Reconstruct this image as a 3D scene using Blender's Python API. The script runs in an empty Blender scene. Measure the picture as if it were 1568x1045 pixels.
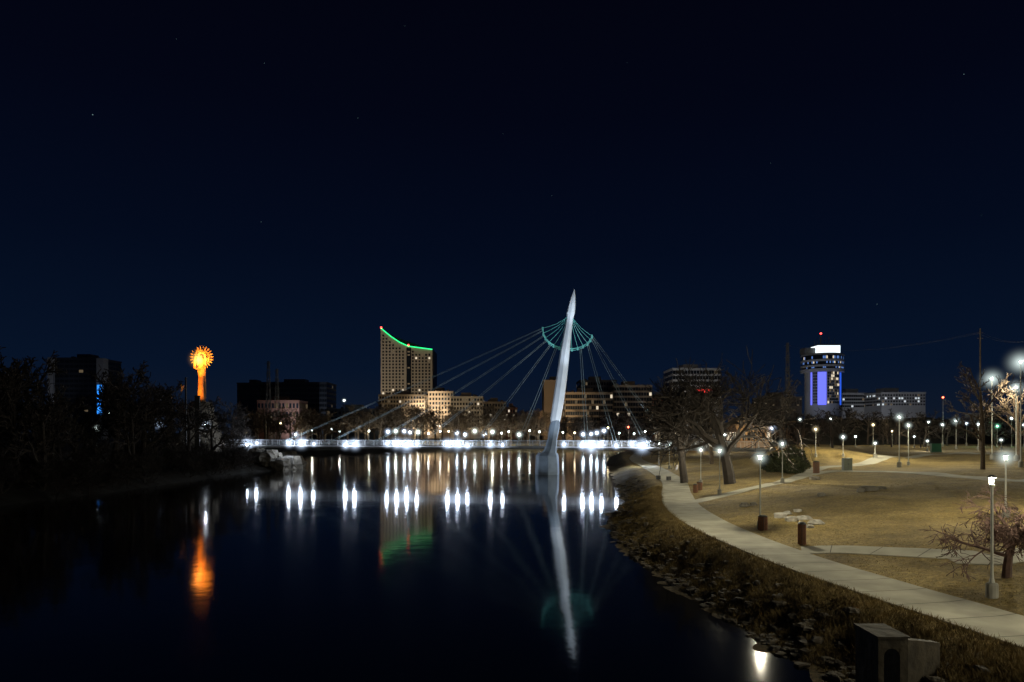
import bpy, math, random
import numpy as np
from mathutils import Vector, Matrix
R = random.Random(7)
NR = np.random.RandomState(7)
scene = bpy.context.scene
F = 1045.0; HZ = 664.0; CH = 8.0
def bx(u, D): return (u-784.0)/F*D
def bz(v, D): return CH+(HZ-v)/F*D

# ------------------------------------------------------------------ materials
def mat(name, col, rough=0.8, var=0.25, scale=3.0, bump=0.0, metal=0.0, col2=None, detail=5):
    m = bpy.data.materials.new(name); m.use_nodes = True
    nt = m.node_tree; b = nt.nodes['Principled BSDF']
    b.inputs['Roughness'].default_value = rough; b.inputs['Metallic'].default_value = metal
    tc = nt.nodes.new('ShaderNodeTexCoord'); n = nt.nodes.new('ShaderNodeTexNoise')
    n.inputs['Scale'].default_value = scale; n.inputs['Detail'].default_value = detail
    nt.links.new(tc.outputs['Object'], n.inputs['Vector'])
    r = nt.nodes.new('ShaderNodeValToRGB')
    c2 = col2 or tuple(c*(1+var) for c in col); c1 = tuple(c*(1-var) for c in col)
    r.color_ramp.elements[0].position = 0.3; r.color_ramp.elements[1].position = 0.7
    r.color_ramp.elements[0].color = (*c1, 1); r.color_ramp.elements[1].color = (*c2, 1)
    nt.links.new(n.outputs['Fac'], r.inputs['Fac']); nt.links.new(r.outputs['Color'], b.inputs['Base Color'])
    if bump > 0:
        bp = nt.nodes.new('ShaderNodeBump'); bp.inputs['Strength'].default_value = bump
        bp.inputs['Distance'].default_value = 0.1
        nt.links.new(n.outputs['Fac'], bp.inputs['Height']); nt.links.new(bp.outputs['Normal'], b.inputs['Normal'])
    return m
def emis(name, col, s):
    m = bpy.data.materials.new(name); m.use_nodes = True
    nt = m.node_tree; nt.nodes.clear()
    e = nt.nodes.new('ShaderNodeEmission'); o = nt.nodes.new('ShaderNodeOutputMaterial')
    e.inputs['Color'].default_value = (*col, 1); e.inputs['Strength'].default_value = s
    nt.links.new(e.outputs[0], o.inputs['Surface']); return m
_hm = {}
def bloom_mat(col, s):
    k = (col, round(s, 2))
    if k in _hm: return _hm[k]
    m = bpy.data.materials.new('bloom_glow'); m.use_nodes = True  # lens bloom around bright lights, put in as an emissive volume
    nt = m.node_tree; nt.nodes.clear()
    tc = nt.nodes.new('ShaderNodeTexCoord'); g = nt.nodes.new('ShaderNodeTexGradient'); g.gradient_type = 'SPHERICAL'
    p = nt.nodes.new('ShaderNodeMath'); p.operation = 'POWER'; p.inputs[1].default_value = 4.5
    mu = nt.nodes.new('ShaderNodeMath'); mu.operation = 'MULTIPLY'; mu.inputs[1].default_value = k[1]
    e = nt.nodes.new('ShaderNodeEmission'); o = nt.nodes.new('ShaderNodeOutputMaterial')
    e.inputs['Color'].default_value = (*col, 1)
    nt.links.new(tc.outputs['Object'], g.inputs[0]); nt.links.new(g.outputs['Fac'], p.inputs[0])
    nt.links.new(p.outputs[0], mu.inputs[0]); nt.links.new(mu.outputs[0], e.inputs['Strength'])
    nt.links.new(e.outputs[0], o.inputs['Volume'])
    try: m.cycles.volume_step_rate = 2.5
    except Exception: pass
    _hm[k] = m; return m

M = {}
M['conc'] = mat('concrete', (0.30, 0.29, 0.25), 0.9, 0.15, 2.0, 0.2)
M['deck'] = mat('deck_concrete', (0.16, 0.16, 0.16), 0.9, 0.2, 1.0, 0.2)
M['path'] = mat('path_concrete', (0.36, 0.34, 0.265), 0.9, 0.25, 0.6, 0.12, detail=12)
M['joint'] = mat('path_joint', (0.09, 0.085, 0.07), 0.95, 0.2, 3)
M['pier'] = mat('pier_concrete', (0.20, 0.25, 0.31), 0.8, 0.25, 0.5, 0.2)
M['mast'] = mat('painted_steel_white', (0.62, 0.67, 0.72), 0.45, 0.08, 0.4)
M['rail'] = mat('galvanised_rail', (0.5, 0.52, 0.55), 0.4, 0.1, 0.4)
M['pole'] = mat('pole_galvanised', (0.42, 0.42, 0.38), 0.5, 0.1, 4)
M['dark'] = mat('dark_metal', (0.04, 0.04, 0.04), 0.5, 0.2, 4)
M['teal'] = mat('green_lit_steel', (0.09, 0.36, 0.33), 0.5, 0.1, 2)  # green lighting of the crown ring put into the steel colour
M['cable'] = mat('steel_cable', (0.19, 0.25, 0.25), 0.5, 0.1, 2)
M['bark'] = mat('bark', (0.085, 0.062, 0.042), 0.95, 0.35, 6, 0.5)
M['barkdark'] = mat('bark_dark', (0.035, 0.028, 0.024), 0.95, 0.35, 2)
M['barkwarm'] = mat('bark_tan', (0.14, 0.10, 0.065), 0.95, 0.35, 2)
M['redtwig'] = mat('reddish_twig', (0.085, 0.048, 0.037), 0.9, 0.35, 5)
M['rock'] = mat('rock', (0.15, 0.135, 0.11), 0.95, 0.4, 1.6, 0.6)
M['rockpale'] = mat('limestone', (0.34, 0.32, 0.28), 0.95, 0.35, 2.4, 0.7)
M['rockdark'] = mat('wet_rock', (0.085, 0.07, 0.05), 0.85, 0.45, 3, 0.6)
M['grass'] = mat('dry_grass_blades', (0.27, 0.195, 0.065), 0.9, 0.45, 1.2)
M['grassb'] = mat('bank_grass_blades', (0.19, 0.135, 0.05), 0.9, 0.5, 1.5)
M['brown'] = mat('brown_slats', (0.16, 0.07, 0.035), 0.7, 0.25, 8)
M['green'] = mat('green_metal', (0.03, 0.12, 0.07), 0.5, 0.2, 4)
M['leaf'] = mat('evergreen_leaf', (0.035, 0.042, 0.016), 0.8, 0.5, 1.5)
M['beige'] = mat('beige_cladding', (0.42, 0.36, 0.28), 0.85, 0.08, 0.05)
M['tan'] = mat('tan_cladding', (0.30, 0.235, 0.165), 0.85, 0.12, 0.06)
M['greyw'] = mat('grey_cladding', (0.18, 0.18, 0.18), 0.85, 0.12, 0.06)
M['pale'] = mat('pale_cladding', (0.44, 0.44, 0.44), 0.8, 0.08, 0.06)
M['brick'] = mat('brick_cladding', (0.22, 0.11, 0.075), 0.9, 0.15, 0.1)
M['darkw'] = mat('dark_cladding', (0.04, 0.045, 0.055), 0.4, 0.15, 0.06)
M['glass'] = mat('window_dark_glass', (0.015, 0.018, 0.022), 0.12, 0.3, 0.2)
M['litw'] = emis('window_warm', (1.0, 0.85, 0.62), 0.8)
M['litd'] = emis('window_dim', (1.0, 0.75, 0.45), 0.10)
M['litc'] = emis('window_cool', (0.85, 0.95, 1.0), 0.7)
M['gled'] = emis('green_led', (0.02, 0.9, 0.25), 1.9)
M['rled'] = emis('red_beacon', (1.0, 0.05, 0.04), 7)
M['bled'] = emis('violet_blue_led', (0.13, 0.15, 1.0), 1.5)
M['bled2'] = emis('azure_led', (0.03, 0.28, 1.0), 1.3)
LC = {'w': (1.0, 0.92, 0.67), 'c': (0.78, 0.88, 1.0), 'o': (1.0, 0.55, 0.2), 'y': (1.0, 0.80, 0.45), 'g': (0.3, 1.0, 0.6), 'r': (1, .1, .05), 'b': (.2, .35, 1.0)}
HC = {'w': (0.8, 0.95, 0.9), 'c': (0.6, 0.75, 1.0)}
LM = {k: emis('lamp_lens_'+k, (0.85, 0.97, 0.95) if k in 'wc' else v, 14) for k, v in LC.items()}

# ------------------------------------------------------------------ mesh builder
def link(o, parent=None):
    scene.collection.objects.link(o)
    if parent is not None: o.parent = parent
    return o
class MB:
    def __init__(s): s.v = []; s.f = []; s.m = []
    def poly(s, pts, mi=0):
        n = len(s.v); s.v += [tuple(p) for p in pts]; s.f.append(tuple(range(n, n+len(pts)))); s.m.append(mi)
    def box(s, x0, x1, y0, y1, z0, z1, mi=0):
        n = len(s.v)
        s.v += [(x0,y0,z0),(x1,y0,z0),(x1,y1,z0),(x0,y1,z0),(x0,y0,z1),(x1,y0,z1),(x1,y1,z1),(x0,y1,z1)]
        for q in [(0,3,2,1),(4,5,6,7),(0,1,5,4),(1,2,6,5),(2,3,7,6),(3,0,4,7)]:
            s.f.append(tuple(n+i for i in q)); s.m.append(mi)
    def lathe(s, cx, cy, prof, n=12, mi=0, sx=1, sy=1):
        b = len(s.v)
        for r, z in prof:
            for i in range(n):
                a = 2*math.pi*i/n; s.v.append((cx+r*sx*math.cos(a), cy+r*sy*math.sin(a), z))
        for k in range(len(prof)-1):
            for i in range(n):
                j = (i+1) % n
                s.f.append((b+k*n+i, b+k*n+j, b+(k+1)*n+j, b+(k+1)*n+i)); s.m.append(mi)
        s.f.append(tuple(b+(len(prof)-1)*n+i for i in range(n))); s.m.append(mi)
        s.f.append(tuple(b+n-1-i for i in range(n))); s.m.append(mi)
    def tube(s, pts, rad, n=6, mi=0):
        pts = [Vector(p) for p in pts]; b = len(s.v)
        if not isinstance(rad, (list, tuple)): rad = [rad]*len(pts)
        for i, p in enumerate(pts):
            d = (pts[min(i+1, len(pts)-1)]-pts[max(i-1, 0)]).normalized()
            u = d.cross(Vector((0, 0, 1)) if abs(d.z) < 0.95 else Vector((1, 0, 0))).normalized(); w = d.cross(u)
            for k in range(n):
                a = 2*math.pi*k/n; q = p+(u*math.cos(a)+w*math.sin(a))*rad[i]; s.v.append((q.x, q.y, q.z))
        for i in range(len(pts)-1):
            for k in range(n):
                j = (k+1) % n
                s.f.append((b+i*n+k, b+i*n+j, b+(i+1)*n+j, b+(i+1)*n+k)); s.m.append(mi)
    def build(s, name, mats, parent=None, smooth=False):
        me = bpy.data.meshes.new(name); me.from_pydata(s.v, [], s.f)
        for m in mats: me.materials.append(m)
        me.polygons.foreach_set('material_index', s.m)
        if smooth: me.polygons.foreach_set('use_smooth', [True]*len(s.f))
        me.update()
        return link(bpy.data.objects.new(name, me), parent)
def fast(name, V, Fc, mats, parent=None, smooth=False):
    V = np.asarray(V, dtype=np.float32); Fc = np.asarray(Fc, dtype=np.int32)
    me = bpy.data.meshes.new(name); k = Fc.shape[1]
    me.vertices.add(len(V)); me.vertices.foreach_set('co', V.ravel())
    me.loops.add(Fc.size); me.loops.foreach_set('vertex_index', Fc.ravel())
    me.polygons.add(len(Fc)); me.polygons.foreach_set('loop_start', np.arange(0, Fc.size, k, dtype=np.int32))
    me.polygons.foreach_set('loop_total', np.full(len(Fc), k, dtype=np.int32))
    me.polygons.foreach_set('use_smooth', np.full(len(Fc), smooth, dtype=bool))
    for m in mats: me.materials.append(m)
    me.update(calc_edges=True)
    return link(bpy.data.objects.new(name, me), parent)
def empty(name, loc=(0, 0, 0)):
    o = bpy.data.objects.new(name, None); o.location = loc; o.empty_display_size = 0.5; return link(o)

# ------------------------------------------------------------------ terrain
RIV = np.array([(9.5,-80),(9.8,12),(10,18),(10.2,21.9),(9.6,24.2),(9.1,28.2),(8.5,34.7),(7.6,43.8),(7.7,52.9),(8.9,63.8),(13.2,80),
 (15.5,100),(19,130),(24,175),(33,230),(48,290),(60,345),(0,352),(-30,325),(-55,292),(-78,250),(-74,205),(-62,172),(-50,160),(-50,150),(-54,137),(-54,97),(-56,75),(-60,20),(-60,-80)], dtype=float)
def sdist(x, y):
    x = np.asarray(x, float); y = np.asarray(y, float)
    best = np.full(x.shape, 1e18); ins = np.zeros(x.shape, bool); n = len(RIV)
    for i in range(n):
        ax, ay = RIV[i]; cx, cy = RIV[(i+1) % n]; dx, dy = cx-ax, cy-ay
        t = np.clip(((x-ax)*dx+(y-ay)*dy)/(dx*dx+dy*dy), 0, 1)
        best = np.minimum(best, (x-ax-t*dx)**2+(y-ay-t*dy)**2)
        if dy != 0:
            c = ((ay > y) != (cy > y)) & (x < (cx-ax)*(y-ay)/dy+ax); ins ^= c
    d = np.sqrt(best); return np.where(ins, -d, d)
def ss(t): t = np.clip(t, 0, 1); return t*t*(3-2*t)
def terr(x, y):
    x = np.asarray(x, float); y = np.asarray(y, float)
    d = sdist(x, y)
    wob = 0.35*np.sin(x*0.9+y*0.55)+0.25*np.sin(y*1.35+x*0.4+1)+0.15*np.sin(y*3.1-x*2.2)
    dd = d+wob*np.exp(-(d/4.0)**2)
    z = 1.55*ss(dd/4.6)**0.9
    inl = np.maximum(0, d-7.5)
    z = z+2.5*(1-np.exp(-inl*0.045))
    z = z-1.6*ss(-dd/4)
    bankm = np.exp(-((d-1.8)/1.8)**2)
    z = z+bankm*(0.10*np.sin(x*2.3+y*1.7)*np.sin(y*2.9-x)+0.06*np.sin(x*5.1+2*y)*np.sin(4.3*y-x*2))
    m = ss((d-9)/8)
    z = z+m*(0.25*np.sin(x*0.19+0.5)*np.sin(y*0.13+1.2)+0.05*np.sin(x*0.8)*np.sin(y*0.66))
    z = z+2.3*np.exp(-(((x-50)/12)**2+((y-118)/9)**2))
    z = z+3.0*np.exp(-(((x+72)/9)**2+((y-160)/9)**2))
    z = z+0.35*np.exp(-(((x-27)/5)**2+((y-56)/6)**2))
    return z
def T(x, y):
    return float(terr(np.array([x]), np.array([y]))[0])
def hit(u, v):
    D = np.arange(12, 500, 0.5)
    zr = CH+(HZ-v)/F*D; g = terr((u-784)/F*D, D)
    w = np.where(zr < g)[0]
    if len(w) and w[0] > 0:
        i = w[0]; a = zr[i-1]-g[i-1]; b_ = g[i]-zr[i]; Dd = D[i-1]+0.5*a/(a+b_+1e-9)
    else: Dd = 500.0
    return bx(u, Dd), float(Dd), T(bx(u, Dd), Dd)
def geo(a, b, n): return list(np.geomspace(a, b, n))
xs = sorted(set([-x for x in geo(120, 5000, 22)]+list(np.arange(-118, 4, 2.0))+list(np.arange(4, 45, 0.3))+list(np.arange(45, 120, 1.5))+geo(120, 5000, 22)))
ys = sorted(set(list(np.arange(-80, 12, 4.0))+list(np.arange(12, 110, 0.4))+list(np.arange(110, 370, 2.0))+geo(372, 7000, 24)))
GX, GY = np.meshgrid(xs, ys); GZ = terr(GX, GY)
nx, ny = len(xs), len(ys)
I = (np.arange(ny-1)[:, None]*nx+np.arange(nx-1)[None, :]).ravel()
gm = bpy.data.materials.new('ground_dry_grass'); gm.use_nodes = True
nt = gm.node_tree; b = nt.nodes['Principled BSDF']; b.inputs['Roughness'].default_value = 0.95
N = nt.nodes.new; L = nt.links.new
tc = N('ShaderNodeNewGeometry'); sx = N('ShaderNodeSeparateXYZ'); L(tc.outputs['Position'], sx.inputs[0])
def noise(sc, det=6, rg=0.6):
    n = N('ShaderNodeTexNoise'); n.inputs['Scale'].default_value = sc; n.inputs['Detail'].default_value = det
    n.inputs['Roughness'].default_value = rg; L(tc.outputs['Position'], n.inputs['Vector']); return n
def ramp(src, stops):
    r = N('ShaderNodeValToRGB'); cr = r.color_ramp
    while len(cr.elements) < len(stops): cr.elements.new(0.5)
    for e, (p, c) in zip(cr.elements, stops): e.position = p; e.color = (*c, 1)
    L(src, r.inputs['Fac']); return r
n1 = noise(0.35, 8, 0.7); n2 = noise(5.0, 8, 0.75); n3 = noise(1.3, 6)
lawn = ramp(n1.outputs['Fac'], [(0.3, (0.13, 0.09, 0.026)), (0.5, (0.29, 0.21, 0.066)), (0.7, (0.39, 0.295, 0.11))])
fine = ramp(n2.outputs['Fac'], [(0.32, (0.3, 0.3, 0.28)), (0.65, (1.2, 1.16, 1.08))])
mx = N('ShaderNodeMix'); mx.data_type = 'RGBA'; mx.blend_type = 'MULTIPLY'; mx.inputs[0].default_value = 1.0
L(lawn.outputs[0], mx.inputs[6]); L(fine.outputs[0], mx.inputs[7])
bank = ramp(n2.outputs['Fac'], [(0.35, (0.025, 0.018, 0.008)), (0.55, (0.13, 0.092, 0.036)), (0.75, (0.27, 0.2, 0.09))])
ad = N('ShaderNodeMath'); ad.operation = 'MULTIPLY_ADD'; ad.inputs[1].default_value = 0.9; L(n3.outputs['Fac'], ad.inputs[0]); L(sx.outputs['Z'], ad.inputs[2])
mr = N('ShaderNodeMapRange'); mr.inputs[1].default_value = 1.45; mr.inputs[2].default_value = 2.05; L(ad.outputs[0], mr.inputs[0])
m2 = N('ShaderNodeMix'); m2.data_type = 'RGBA'; L(mr.outputs[0], m2.inputs[0]); L(bank.outputs[0], m2.inputs[6]); L(mx.outputs[2], m2.inputs[7])
# west bank: night darkness put into the ground colour
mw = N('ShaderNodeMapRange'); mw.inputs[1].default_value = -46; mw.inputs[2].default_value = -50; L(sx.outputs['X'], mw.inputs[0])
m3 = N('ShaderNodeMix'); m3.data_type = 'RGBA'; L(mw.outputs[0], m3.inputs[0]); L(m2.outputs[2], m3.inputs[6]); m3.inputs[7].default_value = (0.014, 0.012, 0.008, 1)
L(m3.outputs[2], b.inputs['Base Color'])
bp = N('ShaderNodeBump'); bp.inputs['Strength'].default_value = 0.9; bp.inputs['Distance'].default_value = 0.12
L(n2.outputs['Fac'], bp.inputs['Height']); L(bp.outputs[0], b.inputs['Normal'])
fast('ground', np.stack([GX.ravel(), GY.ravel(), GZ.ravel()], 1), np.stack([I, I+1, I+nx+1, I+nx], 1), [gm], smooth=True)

# water
wm = bpy.data.materials.new('river_water'); wm.use_nodes = True
nt = wm.node_tree; b = nt.nodes['Principled BSDF']; N = nt.nodes.new; L = nt.links.new
b.inputs['Base Color'].default_value = (0.0012, 0.0018, 0.0028, 1); b.inputs['Roughness'].default_value = 0.075; b.inputs['IOR'].default_value = 1.6
tc = N('ShaderNodeNewGeometry')
na = N('ShaderNodeTexNoise'); na.inputs['Scale'].default_value = 0.9; na.inputs['Detail'].default_value = 3
nb = N('ShaderNodeTexNoise'); nb.inputs['Scale'].default_value = 0.12; nb.inputs['Detail'].default_value = 2
L(tc.outputs['Position'], na.inputs['Vector']); L(tc.outputs['Position'], nb.inputs['Vector'])
b1 = N('ShaderNodeBump'); b1.inputs['Strength'].default_value = 1; b1.inputs['Distance'].default_value = 0.006; L(na.outputs['Fac'], b1.inputs['Height'])
b2 = N('ShaderNodeBump'); b2.inputs['Strength'].default_value = 1; b2.inputs['Distance'].default_value = 0.025; L(nb.outputs['Fac'], b2.inputs['Height'])
L(b1.outputs[0], b2.inputs['Normal']); L(b2.outputs[0], b.inputs['Normal'])
mb = MB(); mb.poly([(-100, -80, 0), (75, -80, 0), (75, 365, 0), (-100, 365, 0)]); mb.build('river_water', [wm])

# ------------------------------------------------------------------ paths
def catmull(pts, step=0.5):
    P = [np.array(p, float) for p in pts]; P = [2*P[0]-P[1]]+P+[2*P[-1]-P[-2]]; out = []
    for i in range(1, len(P)-2):
        n = max(2, int(np.linalg.norm(P[i+1]-P[i])/step))
        for k in range(n):
            t = k/n; out.append(0.5*((2*P[i])+(-P[i-1]+P[i+1])*t+(2*P[i-1]-5*P[i]+4*P[i+1]-P[i+2])*t*t+(-P[i-1]+3*P[i]-3*P[i+1]+P[i+2])*t**3))
    out.append(P[-2]); return np.array(out)
PATHS = []; JV = []; JF = []
def ribbon(name, pts, w, lift, m):
    C = catmull(pts); PATHS.append((C, w))
    t = np.gradient(C, axis=0); t /= np.linalg.norm(t, axis=1)[:, None]; nrm = np.stack([t[:, 1], -t[:, 0]], 1)
    offs = [-w/2-0.02, -w/2, -w/4, 0, w/4, w/2, w/2+0.02]; V = []
    for k, o in enumerate(offs):
        p = C+nrm*o; z = terr(p[:, 0], p[:, 1])+lift
        if k in (0, 6): z = z-0.3
        V.append(np.stack([p[:, 0], p[:, 1], z], 1))
    n = len(C)
    for i in range(3, n-1, 4):   # expansion joints
        if not (10 < C[i, 1] < 75): continue
        for k in range(1, 5):
            a, c = V[k][i], V[k+1][i]; d = np.array([t[i, 0], t[i, 1], 0])*0.022; up = np.array([0, 0, 0.008])
            JV.extend([a-d+up, c-d+up, c+d+up, a+d+up]); q = len(JV)-4; JF.append((q, q+1, q+2, q+3))
    V = np.concatenate(V); Fc = []
    for k in range(6):
        a = k*n+np.arange(n-1); Fc.append(np.stack([a, a+n, a+n+1, a+1], 1))
    fast(name, V, np.concatenate(Fc), [m])
ribbon('riverside_path', [(18.5,-10),(17.8,10),(16.9,20),(15.4,28.3),(14.3,36.5),(13.9,47.4),(15,60),(17.6,73),(22,94),(26.5,131),(31,171),(42,225)], 3.1, 0.05, M['path'])
def g2(u, v): h = hit(u, v); return (h[0], h[1])
ribbon('branch_path', [(15.9,37.5), g2(1290,842), g2(1380,846), g2(1470,850), g2(1568,849), (45,41)], 1.9, 0.035, M['path'])
ribbon('lawn_path', [(16.2,63), g2(1120,756), g2(1180,742), g2(1235,728), g2(1300,722), g2(1390,724), g2(1480,731), g2(1568,737), (60, 70)], 2.0, 0.035, M['path'])
ribbon('upper_path', [g2(1225,731), g2(1262,716), g2(1330,709), g2(1400,700), g2(1470,694), (90,125)], 2.2, 0.028, M['path'])
fast('path_joints', np.array(JV), np.array(JF), [M['joint']])

def pathdist(x, y):
    d = np.full(len(x), 1e9)
    for C, w in PATHS:
        for q in C[(C[:, 1] < 90) & (C[:, 1] > 8)][::2]: d = np.minimum(d, np.sqrt((x-q[0])**2+(y-q[1])**2)-w/2)
    return d
def blades(name, x, y, hgt, per, spread, m, wid, gap=0.12):
    k = pathdist(x, y) > gap; x, y = x[k], y[k]; n = len(x)
    x = np.repeat(x, per)+NR.normal(0, spread, n*per); y = np.repeat(y, per)+NR.normal(0, spread, n*per); n = len(x)
    z = terr(x, y); a = NR.uniform(0, 2*np.pi, n); w = wid*NR.uniform(0.6, 1.4, n); h = hgt*NR.uniform(0.4, 1.3, n)
    la = NR.uniform(0, 2*np.pi, n); ln = h*NR.uniform(0.1, 1.0, n)
    p0 = np.stack([x-np.cos(a)*w, y-np.sin(a)*w, z-0.02], 1); p1 = np.stack([x+np.cos(a)*w, y+np.sin(a)*w, z-0.02], 1)
    p2 = np.stack([x+np.cos(la)*ln, y+np.sin(la)*ln, z+h], 1)
    V = np.stack([p0, p1, p2], 1).reshape(-1, 3); Fc = np.arange(3*n).reshape(-1, 3)
    fast(name, V, Fc, [m])
n = 50000; y = 14+70*NR.uniform(0, 1, n)**1.5; x = NR.uniform(7, 18, n); d = sdist(x, y)
k = (d > 0.5) & (d < 5.2); blades('bank_grass', x[k], y[k], 0.17, 5, 0.12, M['grassb'], 0.014, 0.04)
n = 26000; y = 16+60*NR.uniform(0, 1, n)**1.4; x = 10+NR.uniform(0, 1, n)*(0.8*y); d = sdist(x, y)
k = (d > 4) & (x < 0.78*y); blades('lawn_grass', x[k], y[k], 0.06, 4, 0.08, M['grass'], 0.012, 0.04)

# rocks
def rockmesh(mb, c, s, seed, mi=0, flat=0.6):
    r = random.Random(seed); n1_, n2_ = 6, 8; b0 = len(mb.v)
    ph = [r.uniform(0, 6.28) for _ in range(6)]
    for i in range(n1_+1):
        th = math.pi*i/n1_
        for j in range(n2_):
            a = 2*math.pi*j/n2_
            q = 1+0.22*math.sin(2*a+ph[0])*math.sin(th)+0.16*math.sin(3*a+ph[1]+2*th)+0.12*math.cos(4*th+ph[2])+r.uniform(-.08, .08)
            mb.v.append((c[0]+s[0]*q*math.sin(th)*math.cos(a), c[1]+s[1]*q*math.sin(th)*math.sin(a), c[2]+s[2]*max(-0.8, min(0.75, q*math.cos(th)))))
    for i in range(n1_):
        for j in range(n2_):
            k = (j+1) % n2_; mb.f.append((b0+i*n2_+j, b0+(i+1)*n2_+j, b0+(i+1)*n2_+k, b0+i*n2_+k)); mb.m.append(mi)
mb = MB()
ry = 15+90*NR.uniform(0, 1, 9000)**1.6; rx = NR.uniform(7, 22, 9000); rd = sdist(rx, ry); rz = terr(rx, ry)
ok = np.where((rd > 0.1) & (rd < 1.2+2.2*NR.uniform(0, 1, 9000)**2))[0][:900]
for i in ok:
    s = R.uniform(0.07, 0.24); rockmesh(mb, (rx[i], ry[i], rz[i]+s*0.05), (s*R.uniform(.8, 1.5), s*R.uniform(.8, 1.4), s*R.uniform(.5, .9)), int(i))
mb.build('riprap_rocks', [M['rockdark']])
def boulders(name, lst, m):
    mb = MB()
    for i, (u, v, wpx, hpx) in enumerate(lst):
        x, y, z = hit(u, v); s = y/F
        rockmesh(mb, (x, y, z+hpx*s*0.2), (wpx*s/2, wpx*s/2*0.8, hpx*s*0.9), i*7+int(u))
    return mb.build(name, [m])
boulders('limestone_boulders', [(1196,793,20,9),(1212,798,24,8),(1232,796,22,7),(1250,803,22,8),(1206,788,14,6),(1240,808,14,5),(1222,784,12,5)], M['rockpale'])
boulders('boulder', [(1330,752,26,9),(1318,754,14,7),(1349,750,16,6)], M['rock'])
boulders('boulder', [(1140,776,18,7),(1154,774,12,5)], M['rock'])
boulders('boulder', [(1247,735,18,6),(1258,760,14,6)], M['rock'])
mb = MB()
for i in range(70):
    x = R.uniform(-66, -49); y = R.uniform(147, 163)
    s = R.uniform(0.9, 2.2); zt = R.uniform(0.2, 3.4)*min(1, (-x-47)/6)
    rockmesh(mb, (x, y, zt), (s, s*0.9, s*R.uniform(.6, 1.0)), 900+i, 0)
for i, (u, w) in enumerate([(403, 2.6), (424, 2.0), (440, 2.8), (452, 1.6)]):
    D = 152; rockmesh(mb, (bx(u, D), D, 1.2), (w*0.75, w*0.7, 2.4), 40+i, 1 if i == 2 else 0)
mb.build('rock_outcrop', [M['rock'], mat('outcrop_stone', (.15, .14, .125), .95, .4, .9, .5)])

# ------------------------------------------------------------------ lights helpers
def light(kind, name, loc, energy, col, parent=None, target=None, size=0.15, angle=60, blend=0.5):
    ld = bpy.data.lights.new(name, kind); ld.energy = energy; ld.color = col; ld.shadow_soft_size = size
    if kind == 'SPOT': ld.spot_size = math.radians(angle); ld.spot_blend = blend
    o = bpy.data.objects.new(name, ld); o.location = loc
    if target is not None: o.rotation_euler = (Vector(target)-Vector(loc)).to_track_quat('-Z', 'Y').to_euler()
    return link(o, parent)
ico = {}
def sphere_me(m):
    if m.name in ico: return ico[m.name]
    b_ = MB(); pr = [(math.sin(math.pi*i/8), -math.cos(math.pi*i/8)) for i in range(1, 8)]
    b_.lathe(0, 0, [(0.01, -1)]+pr+[(0.01, 1)], 12)
    me = bpy.data.meshes.new('sphere'); me.from_pydata(b_.v, [], b_.f); me.materials.append(m); me.update(); ico[m.name] = me; return me
def bloom(loc, r, col, s, parent):
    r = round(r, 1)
    o = bpy.data.objects.new('bloom', sphere_me(bloom_mat(col, s/r))); o.location = loc; o.scale = (r, r, r); link(o, parent)
    o.visible_shadow = False   # added glow standing in for lens bloom; emission only, casts no shadow
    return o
def lens(loc, r, k, parent, sz=1.0):
    o = bpy.data.objects.new('lens', sphere_me(LM[k])); o.location = loc; o.scale = (r, r, r*sz); link(o, parent)
    o.visible_shadow = False   # clear glass: the bulb inside shines through
    return o
def lamp(x, y, z, h, P=500, k='w', hz=0.0, big=1.0, name='street_lamp', lr=None, lit=True, hs=3.0):
    mb = MB(); r = 0.055*big
    mb.lathe(0, 0, [(0.21*big, -0.3), (0.21*big, 0.5*big), (0.18*big, 0.55*big), (0.1*big, 0.58*big)], 12, 0)
    mb.lathe(0, 0, [(0.1*big, 0.58*big), (r*1.2, 0.75*big), (r, 1.0), (r*0.85, h-0.42)], 8, 1)
    mb.lathe(0, 0, [(0.075*big, h-0.42), (0.10*big, h-0.36), (0.10*big, h-0.3), (0.085*big, h-0.28)], 10, 1)
    mb.lathe(0, 0, [(0.085*big, h-0.06), (0.17*big, h-0.04), (0.15*big, h), (0.04, h+0.06)], 12, 2)
    for a in (0.4, 2.5, 4.6): mb.box(0.08*big*math.cos(a)-0.01, 0.08*big*math.cos(a)+0.01, 0.08*big*math.sin(a)-0.01, 0.08*big*math.sin(a)+0.01, h-0.29, h-0.05, 2)
    o = mb.build(name, [M['conc'], M['pole'], M['dark']]); o.location = (x, y, z)
    if lit:
        lr = lr or max(0.075, 0.0012*y)
        lens((0, 0, h-0.17), lr, k, o)
        if P > 0: light('POINT', 'bulb', (0, 0, h-0.17), P, LC[k], o, size=0.07)
        if hz > 0: bloom((0, 0, h-0.17), hz, HC.get(k, LC[k]), hs, o)
    return o
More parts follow.
